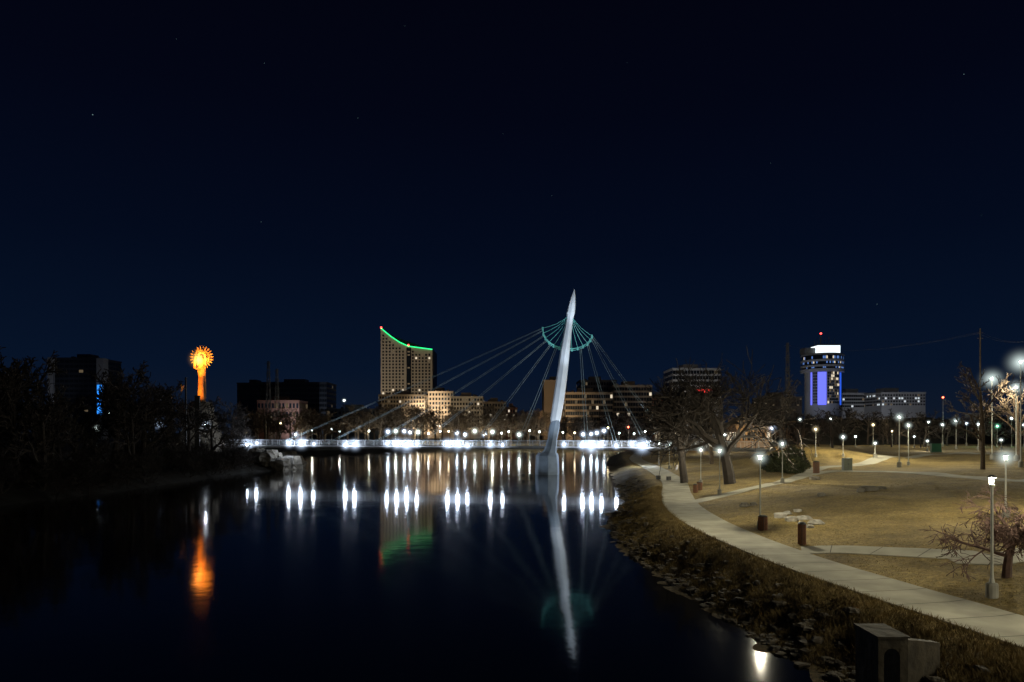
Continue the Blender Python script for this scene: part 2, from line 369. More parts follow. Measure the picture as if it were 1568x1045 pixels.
for (u, vb, vt, P, k, hz) in [
  (1519,915,730,1000,'w',0),(1164,810,697,2400,'w',0.9),(1102,758,688,1900,'w',1.0),(1073,742,687,1100,'w',1.0),(1198,740,678,2400,'w',0.9),
  (1048,728,684,1300,'w',1.0),(1025,718,680,1300,'w',1.1),(1009,712,678,1300,'w',1.2),
  (1377,716,637,3600,'w',1.2),(1391,713,650,1500,'w',1.0),(1540,792,697,2400,'w',1.1),
  (1225,684,642,2000,'w',1.4),(1272,684,641,2000,'w',1.4),(1249,700,656,1200,'y',1.0),(1291,700,668,1300,'w',1.0),
  (1337,683,650,1300,'y',1.4),(1464,688,644,2400,'w',2.0),(1443,684,650,1400,'w',1.4),(1498,690,649,2000,'w',1.4),
  (1519,704,579,9000,'w',2.8),(1556,706,592,4500,'w',2.0),(1563,716,553,8000,'w',2.8),(1480,682,648,1300,'c',1.4),(1182,690,655,2000,'c',2.2)]:
    x, y, z = hit(u, vb); h = (vb-vt)*y/F
    lamp(x, y, z, h, P, k, hz, big=1.0 if h < 6 else 1.4, lit=(P > 0))
for (x, y, P) in [(22.5, 17, 1700), (32, 30, 2800), (20, 6, 1500)]: lamp(x, y, T(x, y), 4.8, P, 'w', 0)  # lamps out of view, added to brighten the near lawn and path

def bin_(u, v, r, h, m, name='trash_bin'):
    x, y, z = hit(u, v); mb = MB()
    mb.lathe(0, 0, [(r*0.88, 0.0), (r*0.88, h*0.9)], 14, 1)
    for i in range(16):
        a = 2*math.pi*i/16; mb.tube([(r*math.cos(a), r*math.sin(a), 0.03), (r*math.cos(a), r*math.sin(a), h*0.9)], r*0.13, 4, 0)
    mb.lathe(0, 0, [(r*1.12, h*0.9), (r*1.12, h*0.94), (r*0.75, h), (r*0.5, h*1.01)], 14, 1)
    o = mb.build(name, [m, M['dark']]); o.location = (x, y, z-0.02)
bin_(1168,812,0.27,1.0,M['brown']); bin_(1228,834,0.2,1.3,M['brown'],'bollard'); bin_(1071,751,0.28,1.0,M['brown'])
bin_(1250,725,0.35,1.6,M['brown']); bin_(1065,755,0.22,1.0,M['brown'],'bollard')
def cabinet(u, v, w, h, m, name):
    x, y, z = hit(u, v); mb = MB()
    mb.box(-w/2-.05, w/2+.05, -.35, .35, -.2, .08, 1); mb.box(-w/2, w/2, -.3, .3, .08, h, 0); mb.box(-w/2-.04, w/2+.04, -.34, .34, h, h+.05, 0)
    mb.box(-0.01, 0.01, -.305, -.3, .15, h-.08, 2); mb.box(0.06, 0.1, -.33, -.3, h*.5, h*.6, 2)
    o = mb.build(name, [m, M['conc'], M['dark']]); o.location = (x, y, z)
cabinet(1297, 721, 1.1, 1.6, mat('grey_green_metal', (.2, .22, .18), .6, .1, 3), 'utility_cabinet'); cabinet(1433, 693, 2.2, 1.9, M['green'], 'green_dumpster')

mb = MB(); D = 19.5; x0 = bx(1345, D)
mb.box(x0, x0+0.16, D, D+1.3, 0.2, 2.15); mb.box(x0+0.16, x0+0.62, D, D+1.3, 1.85, 2.15); mb.box(x0+0.62, x0+0.85, D, D+1.3, 0.2, 2.15)
for i in range(6):
    a0 = math.pi*i/6; a1 = math.pi*(i+1)/6; cx = x0+0.39
    mb.poly([(cx+0.23*math.cos(a0), D+0.01, 1.62+0.23*math.sin(a0)), (cx+0.23*math.cos(a0), D+.01, 1.86), (cx+0.23*math.cos(a1), D+.01, 1.86), (cx+0.23*math.cos(a1), D+0.01, 1.62+0.23*math.sin(a1))])
mb.poly([(x0+0.85, D, 2.1), (x0+0.85, D, 0.2), (x0+2.2, D+0.7, 0.8), (x0+2.2, D+0.7, 1.8)]); mb.poly([(x0+0.85, D, 2.1), (x0+2.2, D+0.7, 1.8), (x0+2.1, D+0.95, 1.8), (x0+0.85, D+0.25, 2.1)])
mb.box(x0-0.04, x0+0.89, D-0.04, D+1.34, 2.15, 2.20)
mb.build('concrete_outfall', [mat('stained_concrete', (.05, .04, .026), .9, .55, 2.2, .8, detail=10)])

# ------------------------------------------------------------------ trees
def rv(r): return Vector((r.gauss(0, 1), r.gauss(0, 1), r.gauss(0, 1)))
def grow(mb, p, d, Ln, r, lev, P, rg):
    nseg = 6 if lev == 0 else (5 if lev == 1 else 3)
    if lev >= P['max']: nseg = 2
    pts = [p.copy()]; rad = [r]; dirs = []; dd = d.copy()
    endf = 0.5 if lev < 2 else 0.3
    for i in range(nseg):
        dd = (dd+rv(rg)*P['gnarl']*(0.35 if lev == 0 else 1)+Vector((0, 0, 1))*(P['up'] if lev < P.get('dl', 9) else -P['droop'])).normalized()
        p = p+dd*(Ln/nseg); pts.append(p.copy()); rad.append(max(P['rmin'], r*(1-(1-endf)*(i+1)/nseg))); dirs.append(dd.copy())
    mb.tube(pts, rad, 7 if lev == 0 else (5 if lev == 1 else 3), 0)
    if lev >= P['max']: return
    nk = P['kids'][lev]
    for k in range(nk):
        t = P['start'][lev]+(1-P['start'][lev])*((k+rg.random())/nk); f = t*nseg; i = min(nseg-1, int(f)); q = pts[i].lerp(pts[i+1], f-i)
        dd = dirs[i]; pr = dd.cross(rv(rg)).normalized(); an = math.radians(rg.uniform(*P['ang']))
        nd = (dd*math.cos(an)+pr*math.sin(an)).normalized()
        rr = (rad[i]*(1-(f-i))+rad[i+1]*(f-i))*rg.uniform(*P.get('rf', (0.5, 0.75)))
        grow(mb, q, nd, Ln*P['lr']*rg.uniform(0.7, 1.15)*(1.15-0.35*t), max(P['rmin'], rr), lev+1, P, rg)
def treearr(seed, h, r0, **kw):
    P = dict(gnarl=0.16, up=0.05, droop=0.1, rmin=0.012, max=4, kids=[8, 6, 5, 4], start=[0.3, 0.25, 0.2, 0.1], ang=(28, 62), lr=0.6); P.update(kw)
    mb = MB(); grow(mb, Vector((0, 0, -0.3)), Vector((0, 0, 1)), h*P.get('trunk', 0.6), r0, 0, P, random.Random(seed)); return np.array(mb.v), np.array(mb.f)
def tree(name, x, y, arr, m, rot=0, s=1, wide=1):
    o = fast(name, arr[0], arr[1], [m]); o.location = (x, y, T(x, y)); o.rotation_euler = (0, 0, rot); o.scale = (s*wide, s*wide, s); return o
for (u, D, vt, seed, m, r0) in [(1048, 88, 548, 11, 'barkdark', 0.5), (1118, 80, 530, 12, 'barkdark', 0.6), (1090, 118, 585, 13, 'bark', 0.3), (1195, 125, 568, 14, 'barkdark', 0.3), (1505, 82, 552, 15, 'bark', 0.26), (1560, 100, 570, 16, 'barkwarm', 0.26), (1010, 150, 600, 17, 'barkwarm', 0.3)]:
    x = bx(u, D); h = bz(vt, D)-T(x, D)
    big = seed < 13
    a = treearr(seed, h, r0, rmin=0.034 if big else .026, up=0.05 if big else 0.08, gnarl=0.24 if big else 0.12, kids=[8, 6, 5, 4] if big else [9, 5, 4, 3], trunk=0.42 if big else 0.7, lr=0.78 if big else 0.5, rf=(.55, .85) if big else (.5, .75), start=[0.4, 0.25, 0.15, 0.1] if big else [0.3, 0.25, 0.2, 0.1])
    s = h/a[0][:, 2].max(); tree('bare_tree', x, D, a, M[m], 0, s)
x, y, z = hit(1541, 884)
a = treearr(33, 3.4, 0.10, rmin=0.008, max=4, kids=[8, 7, 6, 5], up=0.0, dl=2, droop=0.28, gnarl=0.14, ang=(35, 75), trunk=0.55, lr=0.62, start=[0.45, 0.2, 0.15, 0.1])
tree('weeping_tree', x, y, a, M['redtwig'], 0.5, 3.9/a[0][:, 2].max(), 1.4)
variants = [treearr(50+i, 10, 0.22, rmin=0.035, kids=[8, 5, 4, 3], lr=0.55) for i in range(3)]
variants = [(v/ v[:, 2].max(), f) for v, f in variants]
shrub = [treearr(70+i, 3, 0.06, rmin=0.016, kids=[9, 6, 4, 3], start=[0.05, 0.1, 0.1, 0.1], lr=0.7, trunk=0.7) for i in range(2)]
shrub = [(v/v[:, 2].max(), f) for v, f in shrub]
def mass(name, spots, arrs, m, wide=1.0):
    VV = []; FF = []; n = 0
    zz = terr(np.array([s[0] for s in spots]), np.array([s[1] for s in spots]))
    for (x, y, h), z0 in zip(spots, zz):
        v, f = arrs[R.randrange(len(arrs))]; a = R.uniform(0, 6.28); c, s = math.cos(a), math.sin(a)
        q = np.stack([(v[:, 0]*c-v[:, 1]*s)*h*wide+x, (v[:, 0]*s+v[:, 1]*c)*h*wide+y, v[:, 2]*h+z0], 1)
        VV.append(q); FF.append(f+n); n += len(v)
    fast(name, np.concatenate(VV), np.concatenate(FF), [m])
def skyl(tbl, u):
    return np.interp(u, [t[0] for t in tbl], [t[1] for t in tbl])
tl = [(-60, 510), (0, 512), (50, 525), (75, 570), (110, 590), (140, 600), (155, 640), (168, 540), (195, 542), (215, 575), (250, 568), (280, 600), (330, 600), (355, 605), (375, 640), (400, 650)]
sp = []
for i in range(46):
    D = R.uniform(72, 135); u = R.uniform(-120, 372)
    x = bx(u, D)
    if x > -58: D = 59/abs((u-784)/F)*R.uniform(1.02, 1.35); x = bx(u, D)
    h = (bz(skyl(tl, u), D)-T(x, D))*R.uniform(0.75, 1.0)
    if 140 < u < 168: h *= .6
    sp.append((x, D, h))
mass('riverbank_trees', sp, variants, M['barkdark'], 1.0)
sp = []
for i in range(150):
    y = R.uniform(45, 150); x = -55-R.uniform(0, 1)**1.5*18; sp.append((x, y, R.uniform(2.2, 4.8)))
mass('riverbank_shrubs', sp, shrub, M['barkdark'], 1.2)
sp = []
for i in range(40):
    u = R.uniform(545, 830); D = R.uniform(360, 430); x = bx(u, D); sp.append((x, D, (bz(R.uniform(612, 632), D)-4)))
for i in range(24):
    u = R.uniform(380, 560); D = R.uniform(300, 420); x = bx(u, D); sp.append((x, D, (bz(R.uniform(620, 640), D)-4)))
mass('far_shore_trees', sp, variants, M['barkwarm'], 1.25)
sp = []
for i in range(36):
    u = R.uniform(860, 1030); D = R.uniform(360, 420); x = bx(u, D); sp.append((x, D, (bz(R.uniform(625, 648), D)-4)))
for i in range(55):
    u = R.uniform(1110, 1600); D = R.uniform(190, 290); x = bx(u, D); sp.append((x, D, (bz(R.uniform(620, 648), D)-4)))
mass('park_edge_trees', sp, variants, M['barkdark'], 1.2)
def bush(u, v, wpx, hpx, name):
    x, y, z = hit(u, v); s = y/F; n = 9000
    p = NR.normal(0, 1, (n, 3)); p /= np.linalg.norm(p, axis=1)[:, None]
    lump = 1+0.14*np.sin(5*p[:, 0]+1)*np.sin(4*p[:, 1])+0.12*np.sin(7*p[:, 2]+3*p[:, 0])
    p = p*(NR.uniform(0.55, 1, n)**0.5*lump)[:, None]*np.array([wpx*s/2, wpx*s/2, hpx*s*0.62]); p[:, 2] += hpx*s*0.42; p = p[p[:, 2] > 0]; n = len(p)
    o = NR.normal(0, 0.09, (n, 3, 3)); V = (p[:, None, :]+o).reshape(-1, 3)+np.array([x, y, z])
    fast(name, V, np.arange(3*n).reshape(-1, 3), [M['leaf']])
bush(1212, 724, 46, 36, 'evergreen_bush'); bush(1185, 722, 34, 26, 'evergreen_bush')

# ------------------------------------------------------------------ mast & bridge
MD = 134.0
def mp(u, v, dy=0): return (bx(u, MD), MD+dy, bz(v, MD))
mast = empty('cable_stayed_bridge_mast', (0, 0, 0))
def loft(mb, secs, mi=0, n=8):
    b0 = len(mb.v)
    for (u, v, w, dep) in secs:
        x, y, z = mp(u, v); w = w*MD/F/2
        for k in range(n):
            a = 2*math.pi*k/n; c, s = math.cos(a), math.sin(a)
            e = 0.75; mb.v.append((x+w*math.copysign(abs(c)**e, c), y+w*dep*math.copysign(abs(s)**(1.3), s), z))
    for i in range(len(secs)-1):
        for k in range(n):
            j = (k+1) % n; mb.f.append((b0+i*n+k, b0+i*n+j, b0+(i+1)*n+j, b0+(i+1)*n+k)); mb.m.append(mi)
    mb.f.append(tuple(b0+(len(secs)-1)*n+k for k in range(n))); mb.m.append(mi)
mb = MB()
loft(mb, [(838,735,36,1.4),(838,722,37,1.4),(838,698,35,1.3),(839,694,30,1.2)], 1)
loft(mb, [(838,700,28,1.0),(843,688,19,1.0),(846,672,15,1.0),(849,655,16,1.0),(851,642,13,1.0),(853,630,6,1.0)], 1)
mb.build('pier', [M['mast'], M['pier']], mast)
mb = MB()
loft(mb, [(843.5,690,3,0.8),(848,665,9,0.9),(851,640,16,0.9),(855,615,17,0.9),(860,580,16.5,0.9),(865,540,14.5,0.9),(869,512,12,0.9),(873,485,10,0.9)], 0)
loft(mb, [(872.5,490,9.5,0.9),(874,479,13,0.8),(876,466,10.5,0.8),(878,453,6,0.8),(879.5,443,0.6,0.8)], 0)
mb.build('spire', [M['mast'], M['pier']], mast)
mb = MB(); ring = []
for i in range(25):
    t = math.pi*i/24; u = 868.5-37.5*math.cos(t); x = bx(u, MD)
    z = bz(503+12*i/24, MD)-2.75*math.sin(t)
    ring.append(Vector((x, MD-0.3+4.2*math.sin(t), z)))
mb.tube(ring, 0.13, 6); mb.tube([p+Vector((0, 0, -0.35)) for p in ring], 0.06, 5)
apex = Vector(mp(873, 482))
for i in range(0, 25, 2):
    p = ring[i]; mid = apex.lerp(p, 0.5)+Vector((0, 0, -0.5))
    mb.tube([apex, apex.lerp(mid, .5)+Vector((0, 0, -.15)), mid, mid.lerp(p, .5)+Vector((0, 0, -.05)), p], 0.045, 5)
    mb.box(p.x-.17, p.x+.17, p.y-.17, p.y+.17, p.z-.5, p.z+.18)
mb.build('crown_ring', [M['teal']], mast)
bridge = empty('footbridge', (0, 0, 0))
DP = catmull([(-66,160),(-58,158),(-30,148),(0,142.5),(14,139),(30,131),(46,120)], 1.0)
t = np.gradient(DP, axis=0); t /= np.linalg.norm(t, axis=1)[:, None]; nm = np.stack([t[:, 1], -t[:, 0]], 1)
mb = MB()
for i in range(len(DP)-1):
    for (o0, o1, z0, z1) in [(-1.9, 1.9, 5.1, 5.4), (-0.6, 0.6, 4.75, 5.1)]:
        c = []
        for q, ii in ((0, i), (1, i+1)):
            for o in (o0, o1): c.append((DP[ii, 0]+nm[ii, 0]*o, DP[ii, 1]+nm[ii, 1]*o))
        A, B, C2, D2 = c
        mb.poly([(*A, z1), (*B, z1), (*D2, z1), (*C2, z1)]); mb.poly([(*A, z0), (*C2, z0), (*D2, z0), (*B, z0)])
        mb.poly([(*B, z0), (*D2, z0), (*D2, z1), (*B, z1)]); mb.poly([(*A, z0), (*A, z1), (*C2, z1), (*C2, z0)])
mb.build('deck', [M['deck']], bridge)
mb = MB()
for sgn in (-1.85, 1.85):
    for i in range(0, len(DP), 2):
        x, y = DP[i]+nm[i]*sgn; mb.box(x-.035, x+.035, y-.035, y+.035, 5.4, 6.5)
    for zz, rr in ((6.5, .05), (6.25, .016), (6.0, .016), (5.8, .016), (5.6, .016)):
        mb.tube([(DP[i, 0]+nm[i, 0]*sgn, DP[i, 1]+nm[i, 1]*sgn, zz) for i in range(len(DP))], rr, 4)
mb.build('railing', [M['rail']], bridge)
mb = MB()
def deckpt(u, side):
    k = np.argmin(abs(DP[:, 0]/DP[:, 1]-(u-784)/F)); p = DP[k]+nm[k]*side; return Vector((p[0], p[1], 5.4))
for ri, u in [(0, 430), (1, 505), (3, 575), (5, 645), (7, 725), (9, 795), (17, 900), (20, 945), (23, 1000), (24, 1040)]:
    for o in (-.16, .16):
        p = ring[ri]+Vector((o, 0, 0)); q = deckpt(u, 1.9)+Vector((o*2, 0, 0)); mb.tube([p, p.lerp(q, .5)+Vector((0, 0, -.25)), q], 0.028, 4)
mb.build('stay_cables', [M['cable']], bridge)
fl = empty('bridge_floodlights', (0, 0, 0))
for (u, P, hz) in [(388,700,2.7),(404,200,1.3),(455,500,2.0),(470,700,2.7),(490,200,1.3),(536,500,2.0),(552,600,2.4),(596,300,1.7),(612,700,2.6),(630,800,2.9),(645,300,1.8),(690,600,2.4),(705,700,2.8),(720,300,1.7),(752,400,1.7),(775,200,1.3),(870,300,1.5),(896,500,2.0),(912,800,2.9),(926,400,1.9),(950,300,1.5),(975,400,1.7),(993,700,2.9)]:
    p = deckpt(u, 2.3); off = R.uniform(-.1, .5)
    mb = MB(); mb.box(p.x-.25, p.x+.25, p.y+.05, p.y+.25, 5.2+off, 5.75+off)
    mb.build('fixture', [M['dark']], fl)
    lens((p.x, p.y-.15, 5.5+off), 0.34 if P > 400 else .2, 'c', fl); light('POINT', 'flood', (p.x, p.y-.6, 5.6+off), P*1.0, (0.72, 0.82, 1.0), fl, size=0.3)
    bloom((p.x, p.y, 5.5+off), hz, (0.6, 0.75, 1.0), 7.0, fl)
mf = empty('mast_floodlight', (0, 0, 0)); mb = MB()
for (p, tg, E, an) in [((20.5, 96, 2.2), mp(860, 600), 38000, 24), ((23, 92, 2.4), mp(872, 510), 88000, 15), ((21.5, 94, 2.2), mp(877, 462), 60000, 9), ((2.0, 122, 0.9), mp(850, 670), 1000, 60), ((3.5, 126, 0.6), mp(856, 590), 2600, 50)]:  # bank spots added to even out the light on the mast
    light('SPOT', 'beam', p, E, (0.74, 0.86, 1.0), mf, target=tg, size=0.3, angle=an, blend=0.6)
    mb.box(p[0]-.3, p[0]+.3, p[1]-.5, p[1]-.2, p[2]-.6, p[2]-.1)
mb.build('housings', [M['dark']], mf)
light('POINT', 'teal_lamp', (bx(868, MD), MD+1.9, bz(506, MD)), 60, (0.15, 1.0, 0.75), mf, size=0.3)

# ------------------------------------------------------------------ statue
SX, SY = bx(308, 156), 156.0
st = empty('plains_warrior_statue', (SX, SY, 0)); tz = T(SX, SY)
mb = MB(); pr = []
for i in range(9): pr.append((5.5-3.2*i/8+R.uniform(-.4, .4), tz-1+(15.2-tz+1)*i/8))
mb.lathe(0, 0, pr, 11); mb.build('stone_plinth', [M['rockdark']], st)
mb = MB()
mb.lathe(0, 0, [(1.0, 15.2), (0.8, 16.5), (0.65, 19), (0.62, 21), (0.8, 22.3), (0.85, 23.0), (0.5, 23.6), (0.38, 24.0), (0.55, 24.5), (0.62, 25.1), (0.5, 25.7), (0.15, 26.0)], 14, 0, 1, 0.7)
for s in (-1, 1):
    mb.tube([(0.7*s, 0, 22.8), (1.2*s, -0.6, 23.0), (1.0*s, -1.0, 24.6), (0.75*s, -1.1, 25.6)], [0.35, 0.3, 0.22, 0.16], 8)
    mb.tube([(0.5*s, 0.45, 22.9), (0.65*s, 0.6, 19), (0.75*s, 0.6, 16)], [0.3, 0.22, 0.12], 6)
mb.build('figure', [mat('weathered_steel_body', (0.3, 0.15, 0.06), 0.7, 0.4, 2, 0.4)], st)
mb = MB(); cz = 25.4
for ring_, (r0, r1, nn, w) in enumerate([(0.4, 1.9, 26, 0.24), (0.9, 2.65, 20, 0.17)]):
    for i in range(nn):
        a = math.radians(-60+300*i/(nn-1)) ; c, s = math.cos(a), math.sin(a); y0 = 0.25+0.08*ring_
        q = lambda r_, o: (r_*c-o*s, y0, cz+r_*s+o*c)
        mb.poly([q(r0, 0), q((r0+r1)*.62, -w), q(r1, -w*.3), q(r1+.12, 0), q(r1, w*.3), q((r0+r1)*.62, w)])
mb.build('feather_headdress', [mat('weathered_steel', (0.5, 0.33, 0.16), 0.6, 0.3, 2)], st)
for (p, tg, E, an) in [((-2.5, -9, 16.5), (0, 0, 20), 15000, 55), ((3, -8, 16.5), (0, 0, 24.8), 36000, 34), ((0, -7, 20.5), (0, 0, 24.7), 70000, 22)]:
    light('SPOT', 'fire_flood', p, E, (1.0, 0.34, 0.035), st, target=tg, size=0.3, angle=an)
bloom((0, -1.2, 24.8), 3.2, (1.0, 0.55, 0.15), 6.0, st)
mb = MB()
mb.box(-3, -2, -9.6, -9.1, tz, 16.2); mb.box(2.5, 3.5, -8.6, -8.1, tz, 16.2); mb.box(-.15, .15, -7.5, -7.2, tz, 20.2)
mb.build('light_stands', [M['dark']], st)

# ------------------------------------------------------------------ buildings
def bldg(name, u0, u1, v0, D, depth, wall, rows, cols, lit=0.12, style='grid', ww=0.6, wh=0.55, vb=None, dimf=0.2, litk='litw'):
    x0, x1, zt = bx(u0, D), bx(u1, D), bz(v0, D); zb = T((x0+x1)/2, D)-1
    if vb is None: vb = 655
    z0 = bz(vb, D)
    mb = MB(); mb.box(x0, x1, D, D+depth, zb, zt, 0)
    mb.box(x0-.3, x1+.3, D-.3, D+depth+.3, zt, zt+0.9, 0)
    w = x1-x0
    mb.box(x0+w*.3, x0+w*.62, D+depth*.35, D+depth*.7, zt+.9, zt+4, 0)
    for k in range(3): a = x0+w*R.uniform(.1, .9); mb.box(a-1, a+1, D+depth*.5-1, D+depth*.5+1, zt+.9, zt+R.uniform(1.8, 3), 0)
    mats = [M[wall], M['glass'], M[litk], M['litd']]
    rh = (zt-max(zb+1, z0))/rows; zs = max(zb+1, z0)
    faces = [('f', w, cols), ('l', depth, max(2, int(cols*depth/w))), ('r', depth, max(2, int(cols*depth/w)))]
    for kind, ln, nc in faces:
        cw = ln/nc
        for r in range(rows):
            za = zs+rh*(r+(1-wh)/2); zc = za+rh*wh; rowlit = R.random()
            if style == 'ribbon' and kind == 'f':
                mb.box(x0-.2, x1+.2, D-.35, D, zc+rh*.04, za+rh-.04*rh, 0)
            for c in range(nc):
                q = R.random(); L_ = 0.5*lit*(2.4 if rowlit > .8 else .7)
                mi = 2 if q < L_ else (3 if q < L_+dimf*0.5 else 1)
                a = cw*(c+(1-ww)/2); e = a+cw*ww
                if kind == 'f': mb.poly([(x0+a, D-.12, za), (x0+e, D-.12, za), (x0+e, D-.12, zc), (x0+a, D-.12, zc)], mi)
                elif kind == 'l': mb.poly([(x0-.12, D+e, za), (x0-.12, D+a, za), (x0-.12, D+a, zc), (x0-.12, D+e, zc)], mi)
                else: mb.poly([(x1+.12, D+a, za), (x1+.12, D+e, za), (x1+.12, D+e, zc), (x1+.12, D+a, zc)], mi)
    return mb.build(name, mats)
def flood(x, y, z, tx, ty, tz_, E, col, ang=70):  # added spot and housing, standing in for city light on the facades
    o = empty('added_facade_light', (x, y, z)); mb = MB(); mb.box(-.4, .4, -.6, -.2, -.5, .3); mb.tube([(0, -.4, -.4), (0, -.4, T(x, y)-z)], .12, 6); mb.build('housing', [M['dark']], o)
    light('SPOT', 'beam', (0, 0, 0), E, col, o, target=(tx-x, ty-y, tz_-z), size=.5, angle=ang, blend=.8)

D = 600; tw = empty('sloped_roof_tower', (0, 0, 0)); mb = MB()
edge = [(583, 503), (590, 509), (600, 517), (612, 525), (625, 531), (643, 533.5), (662, 536)]
def prism(mb, edge, D0, D1, mi=0):
    P0 = [(bx(u, D), D0, bz(v, D)) for u, v in edge]
    xa, xb = P0[0][0], P0[-1][0]
    f = [(xa, D0, 0)]+[(xb, D0, 0)]+P0[::-1]; bk = [(p[0], D1, p[2]) for p in f]
    mb.poly(f, mi); mb.poly(bk[::-1], mi)
    for i in range(len(f)):
        j = (i+1) % len(f); mb.poly([f[i], bk[i], bk[j], f[j]], mi)
prism(mb, edge, 600, 616); prism(mb, [(583.4, 503.5), (600, 512), (625, 521), (661.5, 534)], 616.1, 640, 1)
mb.build('walls', [M['beige'], M['darkw']], tw)
gl = MB()
for r in range(27):
    v = 508+r*4.9
    for c in range(15):
        u = 585.5+c*5.05
        if 620 < u+1.5 < 632: continue
        if np.interp(u+3, [e[0] for e in edge], [e[1] for e in edge])+5 > v: continue
        q = R.random(); mi = 1 if q < 0.03 else (2 if q < 0.06 else 0)
        x0, x1 = bx(u, D), bx(u+2.6, D); z0, z1 = bz(v+2.9, D), bz(v, D); gl.box(x0, x1, 599.75, 599.9, z0, z1, mi)
gl.build('windows', [M['glass'], M['litw'], M['litd']], tw)
mb = MB(); mb.box(bx(622.5, D), bx(629.5, D), 599.5, 599.98, 0, bz(533, D), 0)
for r in range(24):
    z = bz(538+r*4.9, D)
    mb.box(bx(624, D), bx(628, D), 599.3, 599.5, z-1.2, z, 1 if R.random() < .5 else 0)
mb.build('stair_shaft', [M['glass'], M['litd'], M['litw']], tw)
mb = MB(); mb.tube([(bx(u, D), 599.4, bz(v-0.6, D)) for u, v in edge], 0.45, 6); mb.build('green_roof_lights', [M['gled']], tw)
for (u, v) in [(584, 502), (625.5, 529)]:
    o = bpy.data.objects.new('red_beacon', sphere_me(M['rled'])); o.location = (bx(u, D), 599, bz(v, D)); o.scale = (.8, .8, .8); link(o, tw)
flood(-130, 500, 12, -98, 600, 62, 290000, (1.0, 0.84, 0.62)); flood(-60, 480, 12, -85, 600, 55, 290000, (1.0, 0.82, 0.6))

bldg('dark_glass_office', 363, 398, 588, 520, 30, 'darkw', 9, 12, 0.0, dimf=0.03, ww=.8)
bldg('dark_glass_office', 397, 500, 587, 540, 30, 'darkw', 9, 30, 0.0, dimf=0.02, ww=.8)
bldg('brick_lowrise', 394, 458, 615, 480, 20, 'brick', 3, 12, 0.03)
bldg('apartment_block', 580, 650, 606, 500, 20, 'tan', 8, 16, 0.10, 'ribbon')
bldg('midrise_office', 652, 694, 601, 520, 20, 'tan', 8, 9, 0.14)
bldg('hotel_block', 690, 739, 609, 500, 20, 'beige', 7, 11, 0.16)
bldg('lowrise_office', 740, 775, 617, 520, 20, 'tan', 5, 8, 0.05)
bldg('lowrise_office', 774, 792, 626, 500, 20, 'brick', 4, 5, 0.05)
bldg('theatre_fly_tower', 833, 868, 584, 470, 30, 'tan', 1, 2, 0.0, dimf=0, ww=.01, wh=.01)
bldg('ribbon_window_office', 866, 938, 603, 430, 25, 'tan', 6, 20, 0.10, 'ribbon', ww=.92, wh=.62, dimf=.08)
bldg('rear_office_tower', 888, 944, 584, 480, 25, 'greyw', 9, 14, 0.01, ww=.7, dimf=.04)
bldg('ribbon_window_office', 940, 998, 592, 440, 25, 'tan', 8, 14, 0.05, 'ribbon', ww=.9, wh=.62, dimf=.06)
bldg('side_office', 996, 1030, 612, 450, 25, 'brick', 5, 8, 0.05, dimf=.06)
b_ = bldg('striped_office', 1030, 1103, 566, 420, 25, 'pale', 7, 16, 0.03, 'ribbon', ww=.9, wh=.62, vb=625, dimf=.06)
mb = MB()
for k in range(8): xk = bx(1066+k*3, 420); mb.box(xk, xk+.8, 418.9, 419.3, bz(602, 420), bz(597-(k % 3)*.6, 420))
mb.build('red_neon_sign', [emis('red_neon', (1, .06, .05), 2.0)], b_)
bldg('parking_garage', 1290, 1350, 604, 420, 30, 'pale', 4, 18, 0.12, 'ribbon', ww=.9, vb=625, litk='litc')
bldg('hospital_block', 1350, 1417, 603, 400, 30, 'pale', 4, 16, 0.2, 'grid', vb=622, litk='litc')
bldg('lowrise_office', 1170, 1228, 610, 420, 20, 'tan', 4, 14, 0.06, vb=622)
bldg('warm_pavilion', 1128, 1180, 657, 215, 10, 'tan', 1, 7, 0.5, vb=680)
bldg('shopfront_block', 1462, 1600, 648, 260, 14, 'pale', 2, 18, 0.35, vb=680)
bldg('small_house', 1010, 1050, 655, 300, 12, 'tan', 1, 6, 0.4, vb=676)
bldg('lowrise_office', 500, 582, 628, 480, 20, 'darkw', 3, 14, 0.06)
tb = bldg('glass_tower', 84, 150, 550, 420, 25, 'darkw', 14, 9, 0.0, dimf=0.02, ww=.85)
mb = MB(); mb.box(bx(76, 420), bx(84, 420), 418, 424, 0, bz(548, 420)); mb.box(bx(149, 420), bx(160, 420), 419, 424, 0, bz(549, 420)); mb.build('concrete_fins', [M['pale']], tb)
mb = MB(); mb.box(bx(151, 420), bx(157, 420), 418.4, 419, bz(636, 420), bz(590, 420)); mb.build('blue_light_strip', [M['bled2']], tb)
flood(bx(60, 385), 385, 10, bx(80, 420), 420, 45, 5000, (.8, .85, 1.), 50); flood(bx(180, 385), 385, 10, bx(155, 420), 420, 50, 5000, (.8, .85, 1.), 50)
for (u, Dn, ut, Dt, vt, E, c) in [(600, 455, 610, 500, 625, 12000, (1, .8, .5)), (660, 455, 670, 520, 620, 18000, (1, .82, .55)), (720, 460, 715, 500, 622, 12000, (1, .85, .6)),
     (850, 400, 850, 470, 610, 44000, (1, .72, .42)), (900, 385, 900, 430, 620, 5500, (1, .85, .65)), (965, 385, 965, 440, 620, 7000, (1, .82, .6)), (1060, 370, 1065, 420, 590, 16000, (.95, .95, 1)), (1320, 350, 1325, 420, 612, 11000, (.7, .78, 1)), (1390, 350, 1385, 400, 612, 13000, (.9, .92, 1)), (425, 440, 425, 480, 620, 4000, (1, .6, .3)), (1150, 195, 1152, 215, 668, 4500, (1, .55, .15)), (450, 460, 450, 540, 600, 36000, (.7, .8, 1))]:
    flood(bx(u, Dn), Dn, 10, bx(ut, Dt), Dt, bz(vt, Dt), E, c, 90)

